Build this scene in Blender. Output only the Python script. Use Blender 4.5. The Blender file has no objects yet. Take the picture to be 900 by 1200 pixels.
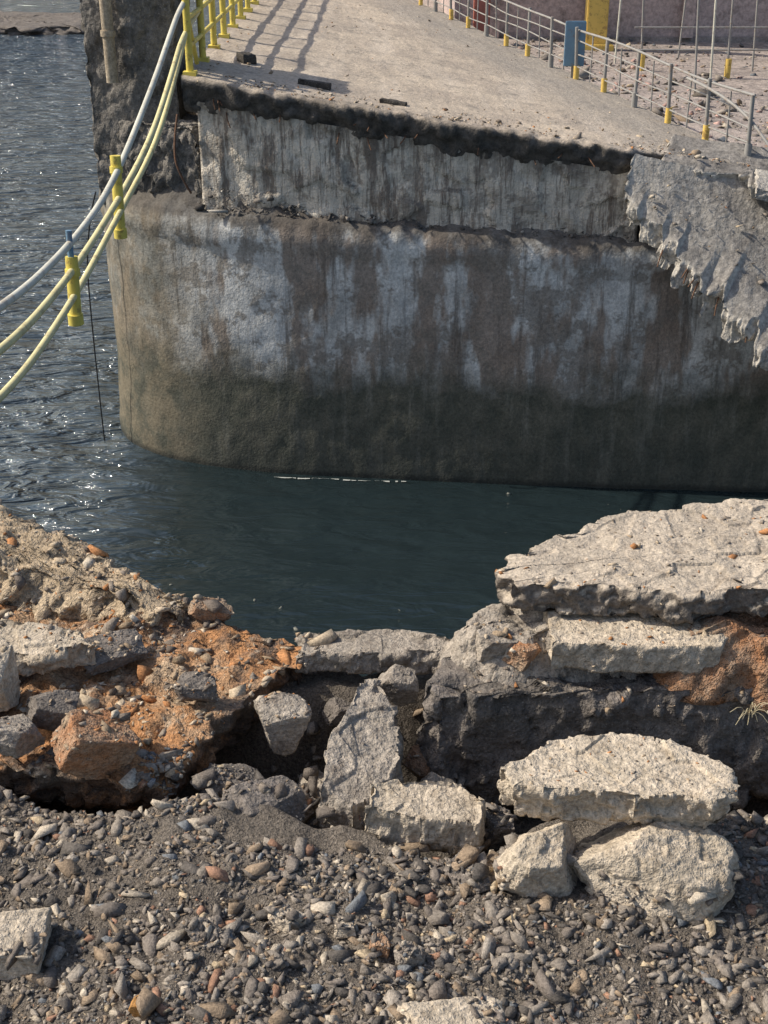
import bpy, bmesh, math, random
import numpy as np
from mathutils import Vector, Matrix, noise, Euler
from mathutils.bvhtree import BVHTree

random.seed(7); rng=np.random.default_rng(7)
scene=bpy.context.scene
scene.view_settings.view_transform='Standard'
scene.view_settings.look='None'
scene.view_settings.exposure=0

# ---------------------------------------------------------------- world / light
SUN_DIR=Vector((-0.71,0.09,0.66)).normalized()
w=bpy.data.worlds.new("World"); scene.world=w; w.use_nodes=True
nt=w.node_tree; bg=nt.nodes['Background']
sky=nt.nodes.new('ShaderNodeTexSky'); sky.sky_type='NISHITA'; sky.sun_disc=False
sky.sun_elevation=math.asin(SUN_DIR.z)
sky.sun_rotation=math.atan2(SUN_DIR.x,SUN_DIR.y)
sky.air_density=1.0; sky.dust_density=2.5; sky.ozone_density=1.0
nt.links.new(sky.outputs[0],bg.inputs[0]); bg.inputs[1].default_value=0.15
sl=bpy.data.lights.new("sun","SUN"); sl.energy=4.8; sl.angle=math.radians(0.6); sl.color=(1,0.92,0.79)
so=bpy.data.objects.new("sun",sl); scene.collection.objects.link(so)
so.rotation_euler=SUN_DIR.to_track_quat('Z','Y').to_euler(); so.location=(0,0,30)

# ---------------------------------------------------------------- camera
cam=bpy.data.cameras.new("camera"); co=bpy.data.objects.new("camera",cam); scene.collection.objects.link(co)
co.location=(0,0,7.5); co.rotation_euler=(math.radians(63),0,0)
cam.sensor_fit='VERTICAL'; cam.sensor_height=24; cam.lens=30; cam.clip_end=6000; cam.clip_start=0.05
scene.camera=co

# ---------------------------------------------------------------- node helper
class G:
    def __init__(s,name):
        s.m=bpy.data.materials.new(name); s.m.use_nodes=True; s.t=s.m.node_tree
        s.b=s.t.nodes['Principled BSDF']; s.b.inputs['Specular IOR Level'].default_value=0.25
        s.geo=s.t.nodes.new('ShaderNodeNewGeometry'); s.pos=s.geo.outputs['Position']
        sp=s.t.nodes.new('ShaderNodeSeparateXYZ'); s.l(s.pos,sp.inputs[0]); s.x,s.y,s.z=sp.outputs
        sn=s.t.nodes.new('ShaderNodeSeparateXYZ'); s.l(s.geo.outputs['Normal'],sn.inputs[0]); s.nz=sn.outputs[2]
    def l(s,a,b): s.t.links.new(a,b)
    def put(s,v,i):
        if isinstance(v,(int,float)): i.default_value=v
        elif isinstance(v,tuple):
            i.default_value=(v+(1,)) if len(v)==3 and len(i.default_value)==4 else v
        else: s.l(v,i)
    def map(s,sc,loc=(0,0,0),vec=None):
        n=s.t.nodes.new('ShaderNodeMapping'); s.l(vec or s.pos,n.inputs[0]); n.inputs['Scale'].default_value=sc; n.inputs['Location'].default_value=loc; return n.outputs[0]
    def noise(s,scale,detail=6,rough=0.6,vec=None,dist=0):
        n=s.t.nodes.new('ShaderNodeTexNoise'); s.l(vec or s.pos,n.inputs['Vector']); n.inputs['Scale'].default_value=scale
        n.inputs['Detail'].default_value=min(detail,3 if scale>15 else 4); n.inputs['Roughness'].default_value=rough; n.inputs['Distortion'].default_value=dist; return n.outputs['Fac']
    def vor(s,scale,vec=None,feature='F1',out='Distance'):
        n=s.t.nodes.new('ShaderNodeTexVoronoi'); n.feature=feature; s.l(vec or s.pos,n.inputs['Vector']); n.inputs['Scale'].default_value=scale; return n.outputs[out]
    def rng(s,v,a,b,c=0,d=1):
        n=s.t.nodes.new('ShaderNodeMapRange'); s.put(v,n.inputs[0])
        for k,q in zip((1,2,3,4),(a,b,c,d)): n.inputs[k].default_value=q
        return n.outputs[0]
    def mix(s,f,a,b,mode='MIX'):
        n=s.t.nodes.new('ShaderNodeMix'); n.data_type='RGBA'; n.blend_type=mode; s.put(f,n.inputs[0]); s.put(a,n.inputs[6]); s.put(b,n.inputs[7]); return n.outputs[2]
    def math(s,op,a,b=0,c=0):
        n=s.t.nodes.new('ShaderNodeMath'); n.operation=op; n.use_clamp=False; s.put(a,n.inputs[0]); s.put(b,n.inputs[1]); s.put(c,n.inputs[2]); return n.outputs[0]
    def attr(s,name):
        n=s.t.nodes.new('ShaderNodeAttribute'); n.attribute_name=name; return n.outputs['Color']
    def bump(s,h,dist,strength=1.0,prev=None):
        n=s.t.nodes.new('ShaderNodeBump'); s.put(h,n.inputs['Height']); n.inputs['Distance'].default_value=dist; n.inputs['Strength'].default_value=strength
        if prev: s.l(prev,n.inputs['Normal'])
        return n.outputs[0]
    def done(s,col,rough=0.9,nrm=None,metal=0):
        s.put(col,s.b.inputs['Base Color']); s.put(rough,s.b.inputs['Roughness']); s.b.inputs['Metallic'].default_value=metal
        if nrm: s.l(nrm,s.b.inputs['Normal'])
        return s.m

def concrete(name,a,b,spk=(0.5,0.46,0.4),big=3,fine=60,bd=0.006,dirt=(0.06,0.055,0.05),dirtamt=0.5,speck=0.35,side=None):
    g=G(name)
    c=g.mix(g.rng(g.noise(big,8,0.65),0.35,0.65),a,b)
    c=g.mix(g.math('MULTIPLY',g.rng(g.noise(big*2.7,8,0.7),0.52,0.68),dirtamt),c,dirt)
    sp=g.rng(g.vor(fine*1.3),0.10,0.28,speck,0)
    c=g.mix(sp,c,spk)
    fn=g.noise(fine,6,0.75)
    c=g.mix(1.0,c,g.mix(g.rng(fn,0.3,0.7),(0.55,0.55,0.55),(1.3,1.3,1.3)),'MULTIPLY')
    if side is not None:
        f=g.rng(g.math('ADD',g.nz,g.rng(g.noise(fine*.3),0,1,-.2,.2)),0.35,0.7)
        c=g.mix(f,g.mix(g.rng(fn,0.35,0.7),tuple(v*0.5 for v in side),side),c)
    n1=g.bump(g.noise(big*5,8,0.7),bd*2.2)
    n2=g.bump(fn,bd*0.8,1.0,n1)
    return g.done(c,0.92,n2)

M_block=concrete("pale_concrete",(0.58,0.49,0.38),(0.43,0.365,0.28),big=6,fine=70,bd=0.007,dirtamt=0.6,dirt=(0.24,0.19,0.135))
M_block2=concrete("grey_concrete",(0.42,0.365,0.30),(0.27,0.235,0.195),big=7,fine=80,bd=0.007,dirtamt=0.6,dirt=(0.13,0.10,0.08))
M_darkblk=concrete("dark_concrete",(0.22,0.19,0.165),(0.13,0.115,0.10),big=4,fine=60,bd=0.010,dirtamt=0.5,speck=0.3)
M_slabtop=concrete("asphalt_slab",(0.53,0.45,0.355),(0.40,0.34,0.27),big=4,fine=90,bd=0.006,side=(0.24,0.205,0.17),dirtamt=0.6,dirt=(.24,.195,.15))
M_rust=concrete("rust_rock",(0.42,0.20,0.095),(0.36,0.27,0.19),big=8,fine=80,bd=0.007,dirtamt=0.4)
M_beige=concrete("beige_earth",(0.52,0.41,0.28),(0.36,0.28,0.19),big=5,fine=60,bd=0.012,dirtamt=0.6,dirt=(.15,.12,.09))

def earth(name):
    g=G(name)
    c=g.mix(g.rng(g.noise(2.2,8,0.7),0.4,0.6),(0.50,0.365,0.24),(0.34,0.24,0.155))
    c=g.mix(g.rng(g.noise(1.8,6,0.7,g.map((1,1,1),(3,1,0))),0.42,0.54,0,.85),c,(0.46,0.215,0.085))
    c=g.mix(g.rng(g.noise(4.0,8,0.75,g.map((1,1,1),(7,4,0))),0.50,0.60,0,.85),c,(0.12,0.10,0.085))
    c=g.mix(g.rng(g.noise(6,6,0.7,g.map((1,1,1),(1,9,0))),0.58,0.7),c,(0.58,0.48,0.36))
    f=g.noise(75,8,0.8)
    c=g.mix(1,c,g.mix(g.rng(f,.3,.7),(.45,.45,.45),(1.35,1.35,1.35)),'MULTIPLY')
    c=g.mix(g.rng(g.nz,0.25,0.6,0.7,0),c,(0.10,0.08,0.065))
    n=g.bump(g.noise(14,8,0.75),0.04); n=g.bump(f,0.009,1,n)
    return g.done(c,0.95,n)
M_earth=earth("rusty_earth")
def groundmat():
    g=G("gravel_ground")
    c=g.mix(g.rng(g.noise(2.5,8,0.7),0.4,0.6),(0.13,0.11,0.09),(0.195,0.166,0.135))
    f=g.noise(110,8,0.85)
    c=g.mix(1,c,g.mix(g.rng(f,.3,.7),(.35,.35,.35),(1.6,1.6,1.6)),'MULTIPLY')
    c=g.mix(g.rng(g.vor(110),0.05,0.2,0.5,0),c,(0.36,0.32,0.27))
    n=g.bump(g.noise(40,8,0.75),0.03); n=g.bump(f,0.008,1,n)
    return g.done(c,0.95,n)
M_ground=groundmat()
def stonemat():
    g=G("mixed_stone")
    c=g.attr("Col"); f=g.noise(140,6,0.7)
    c=g.mix(1,c,g.mix(g.rng(f,.3,.7),(.55,.55,.55),(1.3,1.3,1.3)),'MULTIPLY')
    return g.done(c,0.92,g.bump(f,0.004))
M_stone=stonemat()

# ---------------------------------------------------------------- mesh helpers
def fb(x,y,z,o=5): return noise.fractal(Vector((x,y,z)),0.9,2.1,o)
def addobj(name,me,mat=None,parent=None,smooth=True):
    ob=bpy.data.objects.new(name,me); scene.collection.objects.link(ob)
    if mat: me.materials.append(mat)
    if smooth: me.polygons.foreach_set('use_smooth',[True]*len(me.polygons))
    if parent: ob.parent=parent
    return ob
def empty(name):
    e=bpy.data.objects.new(name,None); scene.collection.objects.link(e); return e
def frompy(name,v,f,mat=None,parent=None,smooth=True):
    me=bpy.data.meshes.new(name); me.from_pydata(v,[],f); me.update(); return addobj(name,me,mat,parent,smooth)

BV=[];BF=[]
def reg(v,f):
    o=len(BV); BV.extend([tuple(q) for q in v]); BF.extend([tuple(i+o for i in q) for q in f])

def resample(pts,n):
    P=[Vector(p) for p in pts]; L=[0]
    for i in range(len(P)): L.append(L[-1]+(P[(i+1)%len(P)]-P[i]).length)
    out=[];k=0
    for i in range(n):
        s=L[-1]*i/n
        while L[k+1]<s: k+=1
        a=P[k];b=P[(k+1)%len(P)]; out.append(a.lerp(b,(s-L[k])/(L[k+1]-L[k])))
    return out
def cell(x,y,z):
    """faceted chip noise -1..1"""
    d,p=noise.voronoi(Vector((x,y,z)))
    q=p[0]; return noise.cell(Vector((q[0]*7.3,q[1]*7.3,q[2]*7.3)))*2-1

def slab(name,pts,zt,th,mat,tilt=(0,0),rough=0.015,lump=0.01,n=160,lev=9,rings=22,seed=0,parent=None,taper=0.0,freq=6,strat=1.0,smooth=True,chip=0.6,fine=.35):
    """broken slab: irregular chipped outline, layered fracture sides, lumpy top"""
    out=resample(pts,n); cx=sum(p.x for p in out)/n; cy=sum(p.y for p in out)/n
    V=[];F=[]
    def zz(x,y): return zt+tilt[0]*(x-cx)+tilt[1]*(y-cy)
    dirs=[]
    for i in range(n):
        t=(out[(i+1)%n]-out[i-1]); d=Vector((t.y,-t.x)); d.normalize()
        if d.dot(out[i]-Vector((cx,cy)))<0: d=-d
        dirs.append(d)
    for k in range(lev+1):
        f=k/lev
        for i in range(n):
            p=out[i];d=dirs[i]
            z=zz(p.x,p.y)-th*(1-f)
            o=rough*(fb(p.x*freq,p.y*freq,seed,4)*.8+strat*0.5*fb(p.x*freq*1.2,p.y*freq*1.2,z*freq*3+seed,3)+.45*fb(p.x*40,p.y*40,z*40,3)+chip*1.0*cell(p.x*freq*2+seed,p.y*freq*2,z*freq*2.6)+chip*.5*cell(p.x*freq*6+seed,p.y*freq*6,z*freq*6))
            o-=taper*(1-f)*th
            edge=-rough*0.7*(f**8)
            q=p+d*(o+edge)
            zc=-abs(noise.noise(Vector((p.x*9,p.y*9,seed+3))))*rough*1.2*(f**4)
            V.append((q.x,q.y,z+zc+rough*.4*fb(p.x*12,p.y*12,seed+z*3,3)))
    for k in range(lev):
        for i in range(n):
            j=(i+1)%n; F.append((k*n+i,k*n+j,(k+1)*n+j,(k+1)*n+i))
    base=lev*n
    for r in range(1,rings):
        s=1-r/rings
        s=s if r>2 else 1-r*0.4/rings
        e=1-s
        wgt=min(1,e*12)
        for i in range(n):
            bx,by,bz=V[base+i]
            # jagged rim relaxes into the plain outline so the inner rings never fold over
            px=bx*(1-wgt)+(out[i].x-dirs[i].x*rough*1.2)*wgt; py=by*(1-wgt)+(out[i].y-dirs[i].y*rough*1.2)*wgt
            x=cx+(px-cx)*s; y=cy+(py-cy)*s
            z=zz(x,y)*wgt+bz*(1-wgt)+(lump*fb(x*5,y*5,seed,5)+lump*fine*fb(x*24,y*24,seed,3)+min(lump,.015)*.4*cell(x*7,y*7,seed))*wgt
            V.append((x,y,z))
    for r in range(rings-1):
        for i in range(n):
            j=(i+1)%n; F.append((base+r*n+i,base+r*n+j,base+(r+1)*n+j,base+(r+1)*n+i))
    c=len(V); V.append((cx,cy,zt)); lr=base+(rings-1)*n
    for i in range(n): F.append((lr+i,lr+(i+1)%n,c))
    c=len(V); V.append((cx,cy,zt-th))
    for i in range(n): F.append((i,c,(i+1)%n))
    reg(V,F)
    return frompy(name,V,F,mat,parent,smooth)

def ico(sub):
    bm=bmesh.new(); bmesh.ops.create_icosphere(bm,subdivisions=sub,radius=1)
    v=np.array([q.co[:] for q in bm.verts]); f=np.array([[a.index for a in q.verts] for q in bm.faces]); bm.free(); return v,f
ICO5=ico(6)
def rock(name,loc,dims,mat,seed=0,rot=(0,0,0),npl=16,amp=0.02,parent=None,boxy=True):
    """fractured block: sphere cut by random + box planes, then fine noise"""
    r=np.random.default_rng(seed+100); v,f=ICO5
    d=r.normal(size=(npl,3)); d/=np.linalg.norm(d,axis=1)[:,None]; h=r.uniform(.55,.8,npl) if boxy else r.uniform(.66,.9,npl)
    bx=np.array([[1,0,0],[-1,0,0],[0,1,0],[0,-1,0],[0,0,1],[0,0,-1]])+r.normal(scale=.16,size=(6,3)); bx/=np.linalg.norm(bx,axis=1)[:,None]
    if boxy: d=np.concatenate([d,bx]); h=np.concatenate([h,r.uniform(.42,.56,6)])
    dot=v@d.T; dist=np.where(dot>0.05,h/np.maximum(dot,0.05),9).min(axis=1); v=v*np.minimum(dist,1.0)[:,None]
    v=v/np.abs(v).max(axis=0)
    R=Euler(rot).to_matrix(); V=[]
    for p in v:
        q=Vector(p); k=1+amp*fb(q.x*2+seed,q.y*2,q.z*2,6)+amp*.6*fb(q.x*9,q.y*9+seed,q.z*9,4)+amp*.9*cell(q.x*3+seed,q.y*3,q.z*3)
        q=Vector((q.x*dims[0]/2*k,q.y*dims[1]/2*k,q.z*dims[2]/2*k)); V.append(tuple(R@q+Vector(loc)))
    F=[tuple(int(i) for i in q) for q in f]
    reg(V,F); return frompy(name,V,F,mat,parent)

# angular fragments: convex hulls of a few random points
def hull(npts,r,flat):
    bm=bmesh.new(); P=r.uniform(-1,1,(npts,3)); P/= (np.abs(P)**4.0).sum(axis=1)[:,None]**(1/4.0); P*=np.array([1.15,.8,flat])*r.uniform(.62,1,(npts,1))
    for p in P: bm.verts.new(p)
    bmesh.ops.convex_hull(bm,input=bm.verts[:])
    for v in [v for v in bm.verts if not v.link_faces]: bm.verts.remove(v)
    bmesh.ops.recalc_face_normals(bm,faces=bm.faces[:]); bmesh.ops.triangulate(bm,faces=bm.faces[:]); bm.verts.index_update()
    v=np.array([q.co[:] for q in bm.verts]); f=np.array([[a.index for a in q.verts] for q in bm.faces]); bm.free(); return v,f
TM=[]
for k in range(90):
    r=np.random.default_rng(k); TM.append(hull(int(r.integers(7,13)),r,r.uniform(.3,.8)))
def scatter(name,items,parent=None,mat=M_stone,tl=.5):
    vs=[];fs=[];cs=[];o=0
    for (x,y,z,s,sub,col) in items:
        t,f=TM[rng.integers(len(TM))]
        R=np.array(Euler(tuple(rng.uniform(-tl,tl,2))+(rng.uniform(0,6.28),)).to_matrix())
        v=(t*s*np.array([rng.uniform(.8,1.4),rng.uniform(.7,1.1),rng.uniform(.7,1.1)]))@R.T+np.array([x,y,z]); vs.append(v); fs.append(f+o); o+=len(v)
        cs.append(np.tile(np.array(list(col)+[1.0]),(len(v),1)))
    V=np.concatenate(vs);F=np.concatenate(fs);C=np.concatenate(cs)
    me=bpy.data.meshes.new(name); me.vertices.add(len(V)); me.vertices.foreach_set('co',V.ravel())
    me.loops.add(F.size); me.loops.foreach_set('vertex_index',F.ravel().astype(np.int32))
    me.polygons.add(len(F)); me.polygons.foreach_set('loop_start',np.arange(0,F.size,3,dtype=np.int32))
    me.update(calc_edges=True)
    a=me.color_attributes.new("Col",'FLOAT_COLOR','POINT'); a.data.foreach_set('color',C.ravel())
    me.update(); return addobj(name,me,mat,parent,False)

PAL=[((.19,.162,.138),6),((.245,.212,.178),5),((.115,.102,.09),4),((.31,.27,.225),3.5),((.28,.21,.145),3.3),((.46,.395,.31),1.6),((.31,.18,.12),1.0),((.49,.39,.26),.7),((.17,.18,.19),.8)]
PALW=[((.52,.42,.30),4),((.36,.27,.18),5),((.44,.21,.09),3),((.17,.14,.115),4),((.60,.52,.41),1.5),((.27,.225,.18),4)]
PALD=[((.16,.145,.13),5),((.10,.09,.08),5),((.24,.21,.18),3),((.42,.39,.34),.6)]
def pick(P):
    ws=np.array([p[1] for p in P]); k=rng.choice(len(P),p=ws/ws.sum()); c=np.array(P[k][0])*rng.uniform(.8,1.2); return tuple(c)

# ---------------------------------------------------------------- foreground terrain
EX=[(-6,6.2),(-2.6,5.0),(-1.58,4.5),(-.79,3.95),(-.35,3.72),(.3,3.74),(.5,3.78),(.9,3.9),(1.6,4.0),(6,4.4)]
def yedge(x):
    for (a,b),(c,d) in zip(EX,EX[1:]):
        if x<=c: return b+(d-b)*(x-a)/(c-a)
    return EX[-1][1]
def sm(a,b,x):
    t=max(0,min(1,(x-a)/(b-a))); return t*t*(3-2*t)
def gz(x,y):
    z=5.04+0.03*sm(-1,1,-x)
    y0=2.92-.16*sm(-.45,-.2,x)+.10*sm(.3,.5,x)
    fall=sm(y0,y0+.22,y+0.10*fb(x*2,0,0,4))
    z-=0.42*fall
    z+=0.34*sm(3.42,3.62,y)
    z+=0.05*fb(x*1.7,y*1.7,2,5)+0.018*fb(x*9,y*9,5,4)
    return z
nx=300; V=[];F=[]
xs=[]
for i in range(nx+1):
    u=2*i/nx-1; xs.append(1.9*u+4.1*u**5)
ny=190; rows=ny+1+14
for i in range(nx+1):
    x=xs[i]; ye=yedge(x)+0.05*fb(x*3,1,1,4)
    for j in range(rows):
        if j<=ny:
            y=0.0+(ye)*(j/ny)**0.8
            V.append((x,y,gz(x,y)))
        else:
            k=j-ny; z=gz(x,ye)-k*0.42
            V.append((x+0.05*fb(x*3,z*3,9,4),ye-0.06*k*0.5+0.12*fb(x*2,z*2,4,4),z))
for i in range(nx):
    for j in range(rows-1):
        a=i*rows+j; F.append((a,a+rows,a+rows+1,a+1))
ground=frompy("ground",V,F,M_ground); reg(V,F)

# left tilted chunk of road bed
LP=[(-3.4,2.94),(-2.2,2.98),(-1.15,3.02),(-.89,3.01),(-.70,2.96),(-.60,3.04),(-.55,3.16),(-.44,3.36),(-.34,3.5),(-.22,3.70),(-.38,3.80),(-.79,4.05),(-1.17,4.36),(-1.58,4.62),(-2.4,4.96),(-3.4,5.2)]
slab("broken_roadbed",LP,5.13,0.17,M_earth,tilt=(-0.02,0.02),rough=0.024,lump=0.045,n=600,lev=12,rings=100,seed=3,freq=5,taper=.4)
slab("earth_ridge",[(-2.6,4.45),(-1.9,4.15),(-1.45,4.03),(-1.15,3.96),(-.92,3.86),(-.70,3.84),(-.68,3.94),(-.95,4.14),(-1.2,4.33),(-1.6,4.58),(-2.4,4.9)],5.25,0.22,M_beige,tilt=(-.10,.02),rough=.03,lump=.045,n=300,lev=12,rings=30,seed=5,taper=-.5)
rock("boulder",(-1.24,3.34,5.20),(.20,.20,.22),M_block,9,(0.1,0.1,.3))
slab("concrete_fragment",[(-1.4,3.46),(-1.1,3.44),(-.93,3.5),(-.98,3.58),(-1.2,3.64),(-1.4,3.62)],5.24,.08,M_block,tilt=(0,.15),rough=.012,lump=.01,n=160,seed=10)
rock("boulder",(-.87,3.08,5.17),(.23,.20,.20),M_rust,13,(0.3,.35,.5))
rock("boulder",(-1.10,3.12,5.16),(.18,.12,.10),M_block2,14,(0.1,.3,.9))
rock("boulder",(-1.02,3.24,5.16),(.16,.12,.10),M_darkblk,15,(0.1,.3,.2))
rock("boulder",(-.62,3.9,5.12),(.16,.10,.08),M_rust,16,(0.1,.3,.2))
rock("asphalt_chunk",(-.93,3.60,5.14),(.26,.16,.08),M_darkblk,17,(0.1,.1,.5))
rock("asphalt_chunk",(-.60,3.40,5.14),(.15,.11,.07),M_darkblk,18,(0.1,.1,.1))

# centre strip
slab("broken_kerb",[(-.30,3.64),(-.1,3.62),(.1,3.64),(.27,3.65),(.28,3.75),(.1,3.79),(-.12,3.80),(-.30,3.77)],5.11,0.08,M_block2,rough=0.012,lump=0.010,n=220,seed=22)
# gap rocks
rock("boulder",(-.32,3.37,5.03),(.20,.18,.18),M_block2,31,(.2,.1,.3))
slab("concrete_fragment",[(-.20,2.96),(-.09,2.90),(.0,2.96),(.06,3.16),(.05,3.34),(-.02,3.46),(-.09,3.42),(-.16,3.2)],5.10,0.20,M_block2,tilt=(-.22,.18),rough=0.010,lump=.012,n=240,rings=50,seed=32)
slab("concrete_fragment",[(-.06,2.83),(.1,2.79),(.27,2.80),(.295,2.90),(.2,2.95),(.06,2.95),(-.05,2.92)],5.12,0.12,M_block,tilt=(-.08,.2),rough=0.009,lump=.008,n=220,rings=40,seed=36)
rock("boulder",(.05,3.52,5.06),(.16,.13,.12),M_block2,34,(.2,.4,.1))
rock("boulder",(-.47,3.10,4.97),(.20,.15,.12),M_darkblk,35,(.1,.1,.1))
rock("boulder",(-.36,2.94,5.03),(.26,.20,.11),M_darkblk,37,(.1,.2,.6))
rock("boulder",(.16,3.16,4.90),(.13,.11,.11),M_block2,38,(.2,.4,.1))
rock("boulder",(.24,3.03,4.90),(.14,.11,.11),M_darkblk,39,(.2,.4,.1))
rock("boulder",(-.26,3.14,4.87),(.15,.12,.10),M_darkblk,40,(.3,.1,.8))
rock("boulder",(-.22,3.28,4.84),(.12,.13,.09),M_block2,42,(.3,.3,.2))
rock("boulder",(.13,3.34,4.88),(.13,.11,.10),M_rust,45,(.3,.3,.9))
rock("boulder",(-.14,3.56,4.92),(.14,.10,.09),M_darkblk,47,(.1,.3,.3))
rock("boulder",(.32,2.90,4.98),(.13,.15,.12),M_darkblk,49,(.1,.3,.3))

# right stacked slabs
slab("fallen_concrete_wall",[(.10,3.34),(.16,3.27),(.5,3.29),(1.1,3.28),(2.4,3.24),(2.6,3.9),(1.3,3.9),(.55,3.8),(.30,3.62),(.15,3.47)],5.19,0.42,M_darkblk,tilt=(0.0,0.05),rough=0.020,lump=.025,n=420,lev=20,rings=60,seed=41,freq=4)
slab("dirt_heap",[(.95,3.38),(1.6,3.35),(2.5,3.37),(2.5,3.9),(1.2,3.9),(.9,3.6)],5.34,0.2,M_rust,rough=0.015,lump=.05,n=240,seed=43,taper=-.5)
slab("dirt_heap",[(.26,3.52),(.40,3.43),(.6,3.45),(.9,3.5),(.9,3.75),(.5,3.74),(.34,3.64)],5.30,0.16,M_block2,rough=0.014,lump=.04,n=240,seed=44,taper=-.6)
rock("boulder",(.35,3.47,5.26),(.15,.12,.11),M_block2,55,(.2,.2,.4))
rock("boulder",(.45,3.42,5.25),(.12,.10,.09),M_rust,56,(.2,.1,.9))
slab("concrete_beam",[(.52,3.36),(.75,3.34),(1.05,3.34),(1.10,3.41),(1.06,3.6),(.8,3.62),(.52,3.6)],5.335,0.10,M_block,tilt=(0,.04),rough=0.006,lump=.005,n=260,rings=50,seed=46)
slab("asphalt_slab",[(.36,3.62),(.40,3.53),(.55,3.50),(.725,3.48),(.93,3.44),(1.21,3.48),(2.2,3.47),(2.3,4.2),(1.38,4.12),(.93,4.03),(.73,3.96),(.55,3.84),(.42,3.72)],5.47,0.10,M_slabtop,tilt=(.02,.02),rough=0.014,lump=.012,n=600,lev=12,rings=120,seed=48,fine=.3)
slab("concrete_block",[(.30,2.78),(.455,2.91),(.55,2.935),(.65,2.945),(.81,2.91),(.90,2.84),(.956,2.76),(.94,2.67),(.86,2.635),(.78,2.65),(.66,2.64),(.54,2.67),(.42,2.675),(.34,2.70)],5.31,0.12,M_block,tilt=(.0,.02),rough=0.011,lump=.009,n=400,lev=12,rings=70,seed=51,taper=.25,fine=.25)
rock("boulder",(.72,2.62,5.06),(.46,.36,.42),M_block,66,(.1,.0,.2),npl=16,amp=.025,boxy=False)
rock("boulder",(.42,2.63,5.08),(.25,.24,.30),M_block,64,(.1,.1,.4),npl=14,amp=.025,boxy=False)
# loose stones
rock("boulder",(-.93,2.36,5.08),(.2,.18,.13),M_block,71,(.1,.1,.1))
rock("boulder",(.165,2.09,5.09),(.27,.16,.13),M_block,72,(.1,.1,.1))
rock("boulder",(.064,2.33,5.08),(.085,.07,.06),M_block2,73,(.1,.1,.1),boxy=False)
M_or=concrete("orange_stone",(0.5,0.26,0.07),(0.42,0.22,0.08),big=20,fine=200,bd=.001,dirtamt=.1)
rock("orange_stone",(-.57,2.14,5.11),(.055,.045,.05),M_or,74)
rock("boulder",(-.25,2.45,5.08),(.10,.07,.06),M_block,75,(.1,.1,-.4))
rock("boulder",(-.44,2.38,5.08),(.13,.10,.06),M_darkblk,76,(.1,.3,-.9))
rock("boulder",(.24,2.66,5.02),(.16,.18,.14),M_darkblk,77,(.1,.3,.5))
rock("boulder",(-.10,2.42,5.08),(.06,.05,.05),M_block,78); rock("boulder",(-.01,2.36,5.08),(.06,.055,.05),M_rust,79)

# ---- scatter stones by dropping them on what is there
bvh=BVHTree.FromPolygons(BV,BF)
def drop(x,y,zs=6.5):
    h=bvh.ray_cast(Vector((x,y,zs)),Vector((0,0,-1)))
    return (h[0].z,h[1].z) if h[0] else (None,None)
it=[]
for k in range(56000):
    x=rng.normal(0,.85) if k%4 else rng.uniform(-3,3); y=rng.uniform(1.3,3.15)
    if abs(x)>3.2: continue
    z,nz=drop(x,y)
    if z is None: continue
    if z>(5.13 if y<2.75 else (5.09 if x<-.45 or x>.3 else 5.02)) : continue
    if fb(x*2.2,y*2.2,4,4)<-.1 and rng.random()<.45: continue
    s=min(.040,.0064*math.exp(rng.normal(0,.72)))
    it.append((x,y,z+s*.08,s,1,pick(PAL)))
for k in range(620):
    x=rng.uniform(-.75,.45);y=rng.uniform(2.9,3.7); z,nz=drop(x,y)
    if z is None or z>4.93: continue
    s=rng.uniform(.008,.04); it.append((x,y,z+s*.2,s,3,pick(PAL)))
scatter("gravel",it)
it=[]
for k in range(10000):
    x=rng.uniform(-2.2,-.2);y=rng.uniform(2.95,4.6); z,nz=drop(x,y)
    if z is None or z<5.05 or z>5.4: continue
    if fb(x*3,y*3,8,4)<.05 and rng.random()<.7: continue
    s=min(.045,.0065*math.exp(rng.normal(0,.75)))
    it.append((x,y,z+s*.05,s,1,pick(PALW)))
for k in range(2400):
    x=rng.uniform(.25,2);y=rng.uniform(3.25,4.1); z,nz=drop(x,y)
    if z is None or z<5.1 or nz<.6: continue
    if z>5.3 and rng.random()<.75: continue
    s=min(.028,.0055*math.exp(rng.normal(0,.65)))
    it.append((x,y,z+s*.05,s,1,pick(PALW)))
for k in range(90):
    x=rng.uniform(.3,.95);y=rng.uniform(2.65,2.93); z,nz=drop(x,y)
    if z is None or z<5.25: continue
    s=rng.uniform(.003,.008); it.append((x,y,z,s,1,pick(PALW)))
scatter("rubble",it)

# dry grass
g=G("dry_straw"); M_straw=g.done((.5,.43,.28),.8)
cu=bpy.data.curves.new("dry_grass",'CURVE'); cu.dimensions='3D'; cu.bevel_depth=.0010
for k in range(16):
    s=cu.splines.new('POLY'); s.points.add(4); a=rng.uniform(-1,1); b=rng.uniform(.04,.12)
    for j in range(5):
        t=j/4; s.points[j].co=(1.13+.02*a+a*.06*t*t,3.25-.03*t,5.14+b*t-.06*t*t*t,1)
ob=bpy.data.objects.new("dry_grass",cu); scene.collection.objects.link(ob); cu.materials.append(M_straw)

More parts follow.
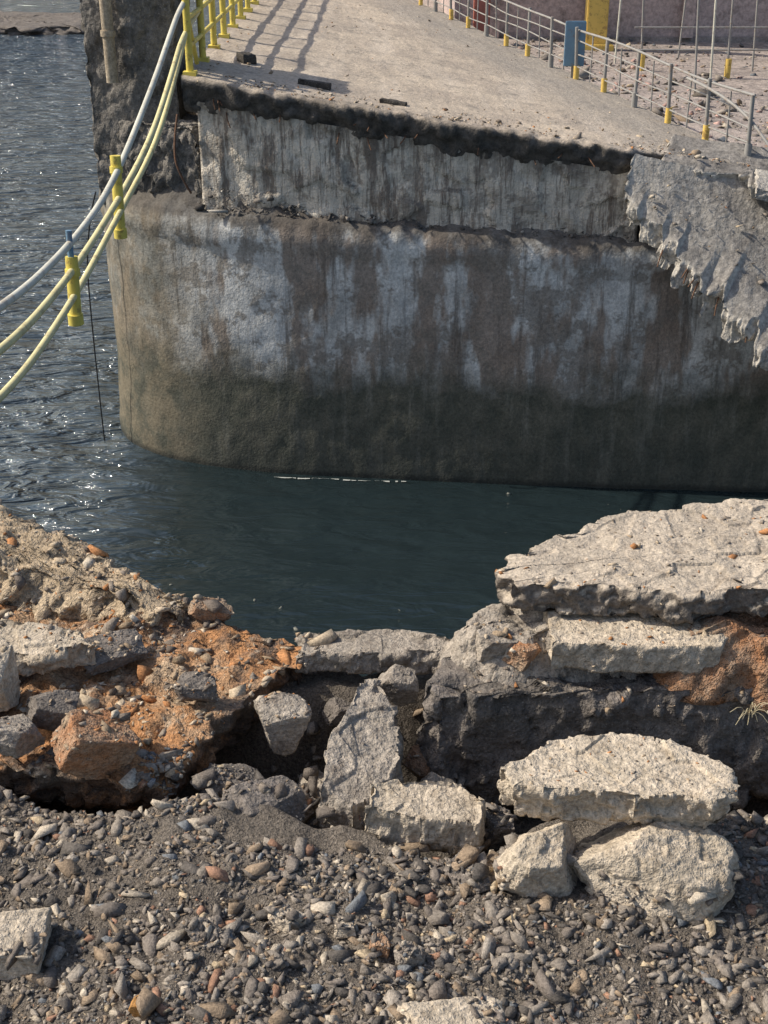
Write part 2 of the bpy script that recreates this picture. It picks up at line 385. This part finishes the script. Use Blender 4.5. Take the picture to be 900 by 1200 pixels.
# ---------------------------------------------------------------- water
def watermat():
    g=G("water")
    v=g.map((.55,1.5,1),(0,0,0))
    n1=g.noise(.8,2,.5,v,0.6); n2=g.noise(2.4,3,.55,v,0.8); n3=g.noise(9,2,.5,v)
    h=g.math('ADD',g.math('MULTIPLY',n1,1.1),g.math('ADD',g.math('MULTIPLY',n2,.62),g.math('MULTIPLY',n3,.07)))
    calm=g.rng(g.math('ADD',g.x,g.math('MULTIPLY',n1,1.2)),-4.0,-2.0,1.0,.22)
    b=g.t.nodes.new('ShaderNodeBump'); g.l(h,b.inputs['Height']); b.inputs['Distance'].default_value=1.0; g.l(calm,b.inputs['Strength'])
    g.b.inputs['Specular IOR Level'].default_value=.5; g.b.inputs['IOR'].default_value=1.5
    c=g.mix(g.rng(g.x,-5.2,-2.6),(.078,.105,.128),(.014,.023,.026))  # sky reflection painted into the base colour: paler open water, darker by the pier
    return g.done(c,.08,b.outputs[0])
S=2500
frompy("water",[(-S,-S,0),(S,-S,0),(S,S,0),(-S,S,0)],[(0,1,2,3)],watermat(),smooth=False)

# ---------------------------------------------------------------- far pier
pier=empty("concrete_pier")
def wallmat_low():
    g=G("stained_pier_concrete")
    wob=g.rng(g.noise(1.1,6,.65),0,1,-.7,.7)
    c=g.mix(g.rng(g.noise(1.3,8,.7),.42,.58),(.66,.65,.61),(.44,.43,.40))
    c=g.mix(g.rng(g.noise(1.0,6,.7,g.map((1.3,1.3,.40))),.50,.57,0,.75),c,(.22,.15,.10))
    c=g.mix(g.rng(g.noise(1,7,.7,g.map((7,7,.5),(4,2,0))),.52,.64,0,.7),c,(.13,.11,.09))
    c=g.mix(g.rng(g.noise(1.9,8,.8,g.map((1,1,1.1),(9,0,3))),.50,.56,0,.7),c,(.24,.21,.175))
    zz=g.math('ADD',g.z,wob)
    alg=g.mix(g.rng(g.noise(3,8,.7),.35,.65),(.080,.084,.064),(.145,.137,.105))
    alg=g.mix(g.rng(g.noise(1,6,.7,g.map((5,5,.5))),.52,.66,0,.5),alg,(.23,.22,.18))
    alg=g.mix(g.rng(g.z,0,1.0,.6,0),alg,(.055,.060,.052))
    c=g.mix(g.rng(zz,1.25,1.75,1,0),c,alg)
    c=g.mix(g.math('MULTIPLY',g.rng(g.math('ADD',g.x,g.math('MULTIPLY',wob,1.2)),-3.1,-2.1,1,0),.75),c,g.mix(g.rng(g.noise(2.5,8,.7),.42,.58),(.085,.085,.065),(.19,.16,.11)))
    # soot / dirt under the ledge lip
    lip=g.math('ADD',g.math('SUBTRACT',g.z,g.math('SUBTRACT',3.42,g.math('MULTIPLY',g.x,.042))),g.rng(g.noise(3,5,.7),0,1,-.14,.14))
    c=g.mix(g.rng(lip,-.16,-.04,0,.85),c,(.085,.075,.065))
    c=g.mix(g.rng(g.z,.03,.10,.8,0),c,(.03,.032,.028))
    c=g.mix(1,c,g.mix(g.rng(g.noise(25,8,.75),.3,.7),(.68,.68,.68),(1.22,1.22,1.22)),'MULTIPLY')
    n=g.bump(g.noise(3,8,.7),.02); n=g.bump(g.noise(30,8,.7),.008,1,n)
    return g.done(c,.85,n)
def wallmat_up():
    g=G("streaked_concrete")
    c=g.mix(g.rng(g.noise(2,8,.65),.4,.62),(.72,.65,.54),(.56,.50,.41))
    st=g.noise(1.0,5,.75,g.map((6,6,.8)))
    c=g.mix(g.rng(st,.51,.60,0,.8),c,(.15,.115,.09))
    c=g.mix(g.rng(g.noise(1,5,.7,g.map((20,20,1.2),(3,3,0))),.52,.62,0,.65),c,(.19,.15,.115))
    c=g.mix(g.rng(g.noise(2.2,6,.8,g.map((1,1,1),(1,7,2))),.51,.58,0,.6),c,(.20,.17,.14))
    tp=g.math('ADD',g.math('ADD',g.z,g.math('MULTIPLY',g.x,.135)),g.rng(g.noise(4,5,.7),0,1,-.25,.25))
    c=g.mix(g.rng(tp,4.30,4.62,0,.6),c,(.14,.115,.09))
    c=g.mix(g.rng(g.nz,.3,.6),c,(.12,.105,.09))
    n=g.bump(g.noise(6,8,.7),.05); n=g.bump(g.noise(40,8,.7),.014,1,n)
    return g.done(c,.88,n)
M_low=wallmat_low(); M_up=wallmat_up()

def pathpts(P,step,corners=False):
    P=[Vector(p) for p in P]; out=[]
    for i in range(len(P)-1):
        p0=P[max(i-1,0)];p1=P[i];p2=P[i+1];p3=P[min(i+2,len(P)-1)]
        L=(p2-p1).length; m=max(1,int(L/(step if L<8 else 1.0)))
        for k in range(m):
            t=k/m
            if corners or L>8: q=p1.lerp(p2,t)
            else: q=.5*((2*p1)+(p2-p0)*t+(2*p0-5*p1+4*p2-p3)*t*t+(-p0+3*p1-3*p2+p3)*t**3)
            out.append(q)
    out.append(P[-1]); return out
def zrim(x): return 3.42-.042*(x) if x<2 else 3.336-.03*(x-2)
def ledge(x): return .30-.035*(x+2.3)
LOW=[(-3.95,40)]+[(-3.95,y) for y in (38,36,34,32,30,28,26,24,22,20.5,19.4,18.6)]+[(-3.93,17.95),(-3.80,17.35),(-3.52,16.88),(-3.08,16.50),(-2.5,16.22),(-1.8,16.02),(-1.0,15.88),(.23,15.74),(2.3,15.52),(5.1,15.35),(8,15.22),(11,15.15),(14,15.1),(14.2,17),(14.2,20),(14.2,40)]
pp=pathpts(LOW,.055); V=[];F=[]; nl=60; n=len(pp)
for i,p in enumerate(pp):
    a=pp[max(0,i-1)];b=pp[min(n-1,i+1)]; t=(b-a).normalized(); d=Vector((-t.y,t.x))
    if p.y<17 and d.y>0 and abs(d.y)>.3: d=-d
    if p.x<-3 and d.x>0: d=-d
    if p.x>13.9 and d.x<0: d=-d
    top=zrim(p.x)+.05*fb(p.x*1.5,p.y*1.5,0,5)+.03*fb(p.x*7,p.y*7,1,3)
    for k in range(nl+1):
        z=-1.5+(top+1.5)*k/nl
        o=.018*fb(p.x*1.2,p.y*1.2,z*1.2,5)+.010*fb(p.x*6,p.y*6,z*6,4)
        o-=.12*sm(top-.14,top,z)*(0.3+.9*abs(fb(p.x*2.3,p.y*2.3,7,4)))
        o+=.05*sm(1.2,0,z)+.03*sm(top-.40,top-.34,z)
        q=p+d*o; V.append((q.x,q.y,z))
    L=ledge(p.x)
    for k,(off,dz) in enumerate([(-.16,.12),(-.25,.5),(-.34,1.0),(-.8,1.2),(-1.6,1.3)]):
        q=p+d*(off+.05*fb(p.x*4,p.y*4,k,3)); V.append((q.x,q.y,top+dz*L+.05*fb(q.x*4,q.y*4,2,5)))
R=nl+1+5
for i in range(n-1):
    for k in range(R-1):
        a=i*R+k; F.append((a,a+R,a+R+1,a+1))
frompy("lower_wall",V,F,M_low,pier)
def box(name,x0,x1,y0,y1,z0,z1,mat,parent=None,bev=.0):
    bm=bmesh.new(); bmesh.ops.create_cube(bm,size=1)
    for v in bm.verts: v.co=Vector(((x0+x1)/2+v.co.x*(x1-x0),(y0+y1)/2+v.co.y*(y1-y0),(z0+z1)/2+v.co.z*(z1-z0)))
    if bev: bmesh.ops.bevel(bm,geom=bm.edges[:],offset=bev,segments=2,affect='EDGES')
    me=bpy.data.meshes.new(name); bm.to_mesh(me); bm.free(); return addobj(name,me,mat,parent,False)
M_far=concrete("quay_concrete",(0.42,0.355,0.315),(0.30,0.255,0.23),big=.8,fine=9,bd=.03,dirt=(.15,.13,.12),dirtamt=.6)
box("core_fill",-2.2,13.9,17.0,39.9,-1.4,3.55,M_far,pier)

def zdeck(x,y): return 5.13-.135*(x+2.31)
def yfront(x): return 16.33-.125*(x+2.31)-.12*math.sin(max(0,min(1,(x+2.4)/5.2))*math.pi)
UP=[(-2.31,39),(-2.31,16.34),(-1.6,16.17),(-.8,16.03),(.23,15.90),(1.4,15.78),(2.6,15.69),(3.12,15.64),(3.14,19)]
pp=pathpts(UP,.035,True); V=[];F=[];n=len(pp);nl=36
for i,p in enumerate(pp):
    top=zdeck(p.x,p.y)-.28; bot=zrim(p.x)-.1
    dy=-1 if 0<p.y<16.4 else 0
    for k in range(nl+1):
        z=bot+(top-bot)*k/nl
        o=.02*fb(p.x*2,p.y*2,z*2,5)+.012*fb(p.x*9,1,z*.6,3)+.014*cell(p.x*3,0,z*3)-.05*max(0,fb(p.x*1.6,4,z*1.6,4)-.15)
        V.append((p.x+(0 if dy else -o),p.y+dy*o,z))
for i in range(n-1):
    for k in range(nl):
        a=i*(nl+1)+k; F.append((a,a+nl+1,a+nl+2,a+1))
frompy("upper_wall",V,F,M_up,pier)

def deckmat():
    g=G("dusty_deck")
    c=g.mix(g.rng(g.noise(.9,8,.7),.4,.6),(.50,.42,.33),(.38,.32,.26))
    c=g.mix(g.rng(g.noise(1,6,.65,g.map((2.2,.25,1),(2,0,0))),.5,.66,0,.6),c,(.58,.50,.41))
    c=g.mix(g.rng(g.noise(2.6,8,.75),.54,.64,0,.6),c,(.26,.23,.195))
    edge=g.math('ADD',g.math('SUBTRACT',g.y,16.10),g.math('MULTIPLY',g.math('ADD',g.x,2.3),.14))
    edge=g.math('ADD',edge,g.rng(g.noise(2.5,6,.7),0,1,-.5,.5))
    c=g.mix(g.rng(edge,.0,.35,.8,0),c,(.17,.145,.12))
    right=g.math('ADD',g.x,g.math('ADD',g.math('MULTIPLY',g.math('SUBTRACT',g.y,15.4),.27),g.rng(g.noise(1.2,6,.7),0,1,-.5,.5)))
    c=g.mix(g.rng(right,2.9,3.8,0,.65),c,(.26,.24,.215))
    c=g.mix(1,c,g.mix(g.rng(g.noise(22,8,.75),.3,.7),(.68,.68,.68),(1.25,1.25,1.25)),'MULTIPLY')
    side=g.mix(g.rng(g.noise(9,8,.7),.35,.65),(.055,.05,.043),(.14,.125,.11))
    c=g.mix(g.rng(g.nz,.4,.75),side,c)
    n=g.bump(g.noise(7,8,.7),.03); n=g.bump(g.noise(40,8,.7),.012,1,n)
    return g.done(c,.93,n)
M_deck=deckmat()
def xright(y): return 4.62-(y-15.4)*.267
V=[];F=[]; nxx=190; nyy=120; low=9
for i in range(nxx+1):
    s=i/nxx; xf=-2.47+(4.75+2.47)*s
    yf=yfront(xf)-.07+.05*fb(xf*1.6,0,0,5)+.02*fb(xf*9,0,3,3)
    if xf>2.9: yf+=.25*sm(2.9,3.2,xf)
    for k in range(low):
        f=k/low; z=zdeck(xf,yf)-.42*(1-f)-.02
        V.append((xf,yf+.20*(1-f)**1.6+.035*fb(xf*4,z*9,1,5)-.02+.018*cell(xf*6,z*9,0),z+.04*fb(xf*3,2,0,4)*(1-f)))
    for j in range(nyy+1):
        t=(j/nyy)**1.7; y=yf+(42-yf)*t
        xr=max(xright(y),-1.2); x=-2.47+(xr+2.47+0.13)*s
        crumb=-.05*abs(fb(x*4,3,3,3))*sm(.25,0,y-yf)
        V.append((x,y,zdeck(x,y)+.025*fb(x*1.1,y*1.1,0,5)+.008*fb(x*6,y*6,0,3)+crumb))
R=low+nyy+1
for i in range(nxx):
    for j in range(R-1):
        a=i*R+j; F.append((a,a+R,a+R+1,a+1))
for side_i in (0,nxx):
    pr=None
    for j in range(nyy+1):
        a=side_i*R+low+j; x,y,z=V[a]; V.append((x,y,z-.3)); c=len(V)-1
        if pr is not None: F.append((pr[0],a,c,pr[1]) if side_i else (pr[1],c,a,pr[0]))
        pr=(a,c)
frompy("deck_road",V,F,M_deck,pier)

# pylon on the pier nose
M_pyl=concrete("weathered_pylon",(0.26,0.235,0.205),(0.14,0.13,0.115),big=1.4,fine=20,bd=.02,dirtamt=.6)
pyl=empty("concrete_pylon")
slab("shaft",[(-3.80,17.1),(-3.2,16.9),(-2.62,16.95),(-2.55,18.0),(-3.8,18.0)],6.9,3.5,M_pyl,rough=.022,lump=.02,n=160,lev=60,rings=8,seed=81,freq=2,parent=pyl)
slab("footing",[(-3.72,17.15),(-3.3,16.80),(-2.7,16.52),(-2.28,16.38),(-2.25,17.4),(-3.75,17.8)],4.5,1.1,M_pyl,rough=.06,lump=.06,n=200,lev=20,rings=16,seed=83,freq=2,parent=pyl)
M_pipe=concrete("weathered_pipe",(0.52,0.43,0.31),(0.38,0.31,0.22),big=3,fine=30,bd=.002)
def tube(name,pts,r,mat,parent=None,smooth_path=True,res=5):
    cu=bpy.data.curves.new(name,'CURVE'); cu.dimensions='3D'; cu.bevel_depth=r; cu.bevel_resolution=res; cu.use_fill_caps=True
    if smooth_path and len(pts)>2:
        s=cu.splines.new('NURBS'); s.points.add(len(pts)-1)
        for p,q in zip(s.points,pts): p.co=tuple(q)+(1,)
        s.order_u=3; s.use_endpoint_u=True; s.resolution_u=10
    else:
        s=cu.splines.new('POLY'); s.points.add(len(pts)-1)
        for p,q in zip(s.points,pts): p.co=tuple(q)+(1,)
    ob=bpy.data.objects.new(name,cu); scene.collection.objects.link(ob); cu.materials.append(mat)
    if parent: ob.parent=parent
    return ob
tube("riser_pipe",[(-3.42,16.83,5.0),(-3.42,16.83,7.2)],.075,M_pipe,pyl)
tube("riser_pipe_clamp",[(-3.42,16.83,5.55),(-3.42,16.83,5.62)],.095,M_pipe,pyl)
M_cable=G("cable").done((.03,.03,.03),.6)
tube("hanging_cable",[(-3.8,16.95,3.6),(-4.02,17.0,3.0),(-4.06,17.0,1.6),(-4.05,17.0,-.1)],.010,M_cable)
M_rebar=concrete("rusty_rebar",(.18,.09,.05),(.10,.06,.04),big=20,fine=90,bd=.001)
tube("bent_rebar",[(-2.55,16.3,4.7),(-2.60,16.0,4.3),(-2.5,15.95,4.0),(-2.4,16.0,3.8)],.014,M_rebar)
rb=empty("exposed_rebar")
for k in range(18):
    x=rng.uniform(-2.2,2.8); y=yfront(x)-.02; z=zdeck(x,y)-rng.uniform(.12,.35)
    tube("bar_%d"%(k+1),[(x,y+.3,z),(x+rng.uniform(-.03,.03),y-rng.uniform(.03,.1),z-.01),(x+rng.uniform(-.1,.1),y-rng.uniform(.08,.16),z-rng.uniform(.02,.22))],.008,M_rebar,rb)

# rubble on ledge & deck edge
it=[]
for k in range(1300):
    x=-3.7+8.7*rng.random()**1.7; yb=15.74-.1*(x-.23)+(1.0*sm(-2.0,-3.8,x)); f=rng.random(); y=yb+.12+f*(.2 if x>-2.2 else .7)
    z=zrim(x)+f*ledge(x)
    s=min(.10,.014*math.exp(rng.normal(0,.65)))
    it.append((x,y,z+rng.uniform(-.02,.03),s,2,pick(PALD)))
for k in range(700):
    x=rng.uniform(-2.4,4.4); y=yfront(x)+rng.exponential(.35)+.02
    s=min(.08,.012*math.exp(rng.normal(0,.6))); it.append((x,y,zdeck(x,y)+s*.2,s,2,pick(PALW)))
for k in range(500):
    y=rng.uniform(16,38); x=rng.uniform(-2.3,xright(y)-.1)
    s=min(.09,.011*math.exp(rng.normal(0,.6))); it.append((x,y,zdeck(x,y)+s*.2,s,2,pick(PALW)))
scatter("pier_rubble",it)
M_wood=concrete("dark_timber",(0.08,0.07,0.06),(0.05,0.045,0.04),big=5,fine=40,bd=.004)
def plank(x,y,l,a,h=.07,wd=.12):
    c_,s_=math.cos(a),math.sin(a)
    P=[(x+l/2*u*c_-wd/2*v*s_,y+l/2*u*s_+wd/2*v*c_) for u,v in ((-1,-1),(1,-1),(1,1),(-1,1))]
    slab("timber_debris",P,zdeck(x,y)+h,h+.02,M_wood,tilt=(-.13,0),rough=.005,lump=.004,n=80,lev=3,rings=4,seed=int(x*10))
plank(-.88,16.9,.42,-.1); plank(.12,16.4,.34,-.25,.05); plank(-1.85,18.1,.2,.6,.12,.2)

# collapsed deck section at the right, broken off in uneven steps
def patch(name,A,B,nu,nv,mat,parent,th,amp=.06,seed=0,bps=None,sa=.13,drop_=0.0):
    def li(P,t):
        t*=len(P)-1; i=min(int(t),len(P)-2); return Vector(P[i]).lerp(Vector(P[i+1]),t-i)
    V=[];F=[]
    for i in range(nu+1):
        t=i/nu; a=li(A,t);b=li(B,t)
        m=0
        while m<len(bps)-2 and t>=bps[m+1]: m+=1
        fr=(t-bps[m])/(bps[m+1]-bps[m]); saw=(fr if fr<.84 else (1-fr)/.16*.84); amt=.45+.55*abs(noise.noise(Vector((m*3.7+.3,seed+.5,0))))*1.8
        jut=-sa*saw*amt+.04*fb(i*.05,seed,0,4)
        for j in range(nv+1):
            v=j/nv
            q=a.lerp(b,v*(1+jut))
            q.z+=amp*fb(q.x*2,q.y*2,seed,5)+amp*.3*fb(q.x*9,q.y*9,seed,4)+drop_*amt*(saw-.4)*v**4
            V.append(tuple(q))
    for i in range(nu):
        for j in range(nv):
            a=i*(nv+1)+j; F.append((a,a+1,a+nv+2,a+nv+1))
    rim=[i*(nv+1)+nv for i in range(nu+1)][::-1]+[nv-1-j for j in range(nv)]
    lv=10; prev=rim
    for k in range(1,lv+1):
        cur=[]
        for r in rim:
            x,y,z=V[r]; f=k/lv; cur.append(len(V)); cc=cell(x*4+seed,y*4,(z-th*f)*4); c2=cell(x*9+seed,y*9,(z-th*f)*9)
            V.append((x+.04*f+.020*cc+.012*c2,y+.05*f+.020*cc+.012*c2,z-th*f+.02*cc))
        for a in range(len(rim)-1): F.append((prev[a],prev[a+1],cur[a+1],cur[a]))
        prev=cur
    return frompy(name,V,F,mat,parent)
M_coll=concrete("collapsed_deck",(0.28,0.26,0.235),(0.19,0.175,0.16),big=1.2,fine=18,bd=.012,side=(.66,.61,.53),dirtamt=.4)
patch("collapsed_slab",[(3.0,15.55,4.38),(4.6,15.5,4.0),(6.5,15.4,3.7)],[(2.90,15.30,3.90),(3.35,14.98,3.46),(3.85,14.58,2.95),(4.5,14.15,2.40),(6.2,13.3,1.2)],300,60,M_coll,pier,.28,.035,3,[0,.09,.23,.31,.46,.55,.70,.82,1.001],.16,.20)
patch("collapsed_slab_upper",[(3.6,16.3,4.45),(5.2,16.0,4.3),(7.5,15.9,4.1)],[(3.35,15.6,4.30),(4.5,15.3,4.06),(7.4,14.6,3.45)],120,40,M_coll,pier,.14,.02,9,[0,.2,.45,.6,1.001],.22,.06)
M_coll2=concrete("broken_concrete",(0.50,0.46,0.40),(0.38,0.35,0.31),big=2.2,fine=22,bd=.012,dirtamt=.4)
slab("concrete_fragment",[(4.3,14.9),(5.6,14.7),(5.7,15.2),(4.4,15.35)],4.05,.12,M_coll2,tilt=(-.15,.35),rough=.012,lump=.01,n=160,seed=201)
def collapse_pt(a,b):
    A=Vector((3.1,15.4,4.2)).lerp(Vector((6.2,15.3,3.7)),a); B=Vector((3.2,15.1,3.65)).lerp(Vector((6.2,13.4,1.3)),a); return A.lerp(B,b)
it=[]
for k in range(130):
    q=collapse_pt(rng.random(),rng.random()*.75); s=min(.08,.013*math.exp(rng.normal(0,.7))); it.append((q.x,q.y,q.z+.0,s,2,pick(PAL)))
scatter("slab_rubble",it)
for k in range(12):
    t=rng.uniform(.02,.6); q=collapse_pt(t,1.0)
    tube("slab_bar_%d"%(k+1),[(q.x+.1,q.y+.2,q.z-.08),(q.x-.05,q.y-.08,q.z-.12),(q.x-.10+rng.uniform(-.05,.05),q.y-.16,q.z-.14-rng.uniform(0,.22))],.009,M_rebar,rb)

# ---------------------------------------------------------------- railings
def paint(name,c,rust=(.22,.12,.06),amt=.4,rough=.5):
    g=G(name); col=g.mix(g.rng(g.noise(9,8,.75),.54,.62,0,amt),c,rust)
    col=g.mix(g.rng(g.noise(3,4,.6),.4,.7,0,.35),col,tuple(v*.55 for v in c)); return g.done(col,rough)
M_yel=paint("yellow_paint",(.74,.60,.13),amt=.6); M_wht=paint("pale_paint",(.62,.60,.50)); M_py=paint("faded_yellow_paint",(.70,.63,.34))
M_gry=paint("grey_steel",(.30,.29,.27)); M_red=paint("red_paint",(.42,.15,.11)); M_blu=paint("blue_paint",(.16,.27,.37)); M_yel2=paint("yellow_ochre_paint",(.72,.50,.13),amt=.6)
yr=empty("yellow_railing")
X=-2.6
tube("top_rail",[(-2.40,18.5,6.15),(-2.40,16.4,6.02),(-2.44,15.2,5.65),(-2.47,14.3,5.36),(X,12.5,4.74),(X,10.7,4.64),(X,8.33,4.76),(X,5.5,5.3),(X,3.4,6.0)],.031,M_wht,yr)
tube("mid_rail",[(-2.40,18.5,5.80),(-2.40,16.4,5.70),(-2.42,15.2,5.3),(-2.5,14.2,4.86),(X,13.0,4.56),(X,10.4,4.42),(X,8.2,4.50),(X,5.5,5.0),(X,3.4,5.7)],.031,M_py,yr)
tube("low_rail",[(-2.40,16.4,5.62),(-2.42,15.2,5.15),(-2.5,14.2,4.7),(X,12.5,4.40),(X,10.3,4.21),(X,8.07,4.20),(X,5.5,4.7),(X,3.4,5.4)],.029,M_py,yr)
for nm,(y,z0,z1) in {"post_1":(12.55,4.22,4.95),"post_2":(10.4,4.05,4.56)}.items():
    tube(nm,[(X-.01,y,z0),(X,y+.05,z1)],.052,M_yel,yr)
    tube(nm+"_foot",[(X-.01,y,z0-.06),(X-.01,y,z0+.03)],.066,M_yel,yr)
    tube(nm+"_collar",[(X,y+.03,z1-.16),(X,y+.035,z1-.10)],.064,M_yel,yr)
tube("post_core",[(X,10.43,4.5),(X,10.45,4.78)],.026,M_blu,yr)
for k in range(12):
    y=16.45+k*1.25; x=-2.38; z=zdeck(x,y)
    tube("deck_post_%d"%(k+1),[(x,y,z),(x,y,z+1.0)],.045,M_yel,yr)
    box("post_plate_%d"%(k+1),x-.08,x+.08,y-.08,y+.08,z-.01,z+.05,M_yel,yr)
for h in (.98,.66,.34):
    tube("deck_rail",[(-2.38,16.45,5.13+h),(-2.38,31.5,5.13+h)],.03,M_yel,yr)
tube("brace",[(-2.38,17.1,5.2),(-2.38,16.45,5.9)],.03,M_yel,yr)

rr=empty("steel_railing")
def rp(y,off=.0): x=xright(y)-.05+off; return x,zdeck(x,y)
for k in range(33):
    y=15.9+k*.525; x,z=rp(y); lx=rng.uniform(-.05,.05)
    if k%2==0:
        tube("post_%d"%(k+1),[(x,y,z),(x+lx,y+lx,z+.78)],.026,M_gry,rr)
        tube("post_base_%d"%(k+1),[(x,y,z),(x,y,z+.2)],.045,M_yel2 if k%6 else M_gry,rr)
    else: tube("baluster_%d"%(k+1),[(x,y,z+.05),(x+lx*.5,y,z+.72)],.011,M_gry,rr)
for h in (.74,.56,.38,.20):
    P=[]
    for k in range(17):
        y=15.9+k*1.05; x,z=rp(y); P.append((x+rng.uniform(-.02,.02),y,z+h+rng.uniform(-.03,.03)))
    tube("rail",P,.017 if h>.7 else .011,M_gry,rr)
tube("bent_rail",[(3.9,17.2,5.0),(4.3,16.2,4.9),(4.7,15.4,4.3),(5.1,14.9,3.9)],.02,M_gry,rr)
x,z=rp(21.3)
bp=empty("blue_panel"); box("panel",x-.16,x+.16,21.2,21.26,z+.18,z+.85,M_blu,bp,.01); box("panel_leg",x-.03,x+.03,21.27,21.31,z,z+.6,M_gry,bp)

# ---------------------------------------------------------------- quay and buildings beyond, right
V=[];F=[];a_=60;b_=60
for i in range(a_+1):
    for j in range(b_+1):
        y=16.2+(70-16.2)*(j/b_)**1.3; x=max(xright(y),-2)+.2+ (45)*(i/a_)**1.6
        V.append((x,y,3.85+.06*fb(x*.7,y*.7,0,5)-.02*(x-4)))
for i in range(a_):
    for j in range(b_):
        a=i*(b_+1)+j; F.append((a,a+b_+1,a+b_+2,a+1))
frompy("quay",V,F,M_far)
it=[]
for k in range(2600):
    y=rng.uniform(16.2,31); x=xright(y)+.3+rng.exponential(3)
    s=min(.22,.03*math.exp(rng.normal(0,.75))); it.append((x,y,3.87-.02*(x-4),s,2,pick(PAL+[((.5,.33,.28),5)])))
scatter("quay_rubble",it)
M_bw=concrete("plaster_wall",(0.58,0.46,0.42),(0.47,0.38,0.35),big=.8,fine=10,bd=.01,dirt=(.25,.2,.18),dirtamt=.7)
bld=empty("industrial_building")
box("walls",1.6,34,31,45,3.0,12,M_bw,bld)
box("plinth",1.55,34,30.9,30.997,3.0,3.9,M_far,bld)
M_glass=G("dark_glass").done((.03,.035,.04),.15)
for k in range(14):
    x=3+k*2.2; box("window_%d"%(k+1),x,x+1.2,30.9,30.99,5.2,7.6,M_glass,bld); box("pilaster_%d"%(k+1),x-.65,x-.4,30.75,30.99,3.9,12,M_bw,bld)
fence=empty("steel_fence")
for k in range(34):
    x=4.7+k*.36+rng.uniform(-.1,.1); y=24.5+rng.uniform(-1.5,4.2)
    tube("pole_%d"%(k+1),[(x,y,3.7),(x+rng.uniform(-.12,.12),y,5.9+rng.uniform(-.6,.4))],.020,M_gry if k%3 else M_wht,fence)
    if k%4==1: tube("pole_base_%d"%(k+1),[(x,y,3.7),(x,y,4.15)],.06,M_yel2,fence)
for h in (4.3,4.7,5.2): tube("fence_rail",[(4.7,25.5,h),(19,25.5,h)],.016,M_gry,fence)
yc=empty("yellow_column"); box("shaft",4.35,4.8,29.2,29.6,3.7,8,M_yel2,yc,.02); box("base",4.2,4.95,29.05,29.75,3.6,3.95,M_yel2,yc,.02)
rc=empty("red_column"); box("shaft",1.95,2.3,29.6,29.9,3.6,8,M_red,rc,.02); box("base",1.85,2.4,29.5,30,3.5,3.9,M_red,rc,.02)
slab("breakwater",[(-24,66),(-17,64.5),(-14.2,65),(-13.5,68),(-15,72),(-24,74)],.35,.9,M_darkblk,rough=.4,lump=.10,n=120,seed=91,freq=.6)
# floating bits + thin foam line at the wall
it=[]
for k in range(34):
    x=rng.uniform(-3,4); y=rng.uniform(6.5,15.3); it.append((x,y,0,rng.uniform(.012,.04),1,(.20,.20,.17)))
scatter("floating_debris",it)
V=[];F=[]
for k in range(161):
    x=-1.5+1.8*k/160; y=15.80-.085*(x+1.3); wd=.035*max(.08,.5+1.3*fb(x*3,0,0,4)); o=.03*fb(x*2,5,0,3)
    V+=[(x,y-.06+o,.012),(x,y-.06+o-wd,.012)]
for k in range(160):
    if fb(k*.13,2,2,3)>-.15: F.append((2*k,2*k+1,2*k+3,2*k+2))
frompy("foam",V,F,G("foam").done((.38,.40,.38),.8))
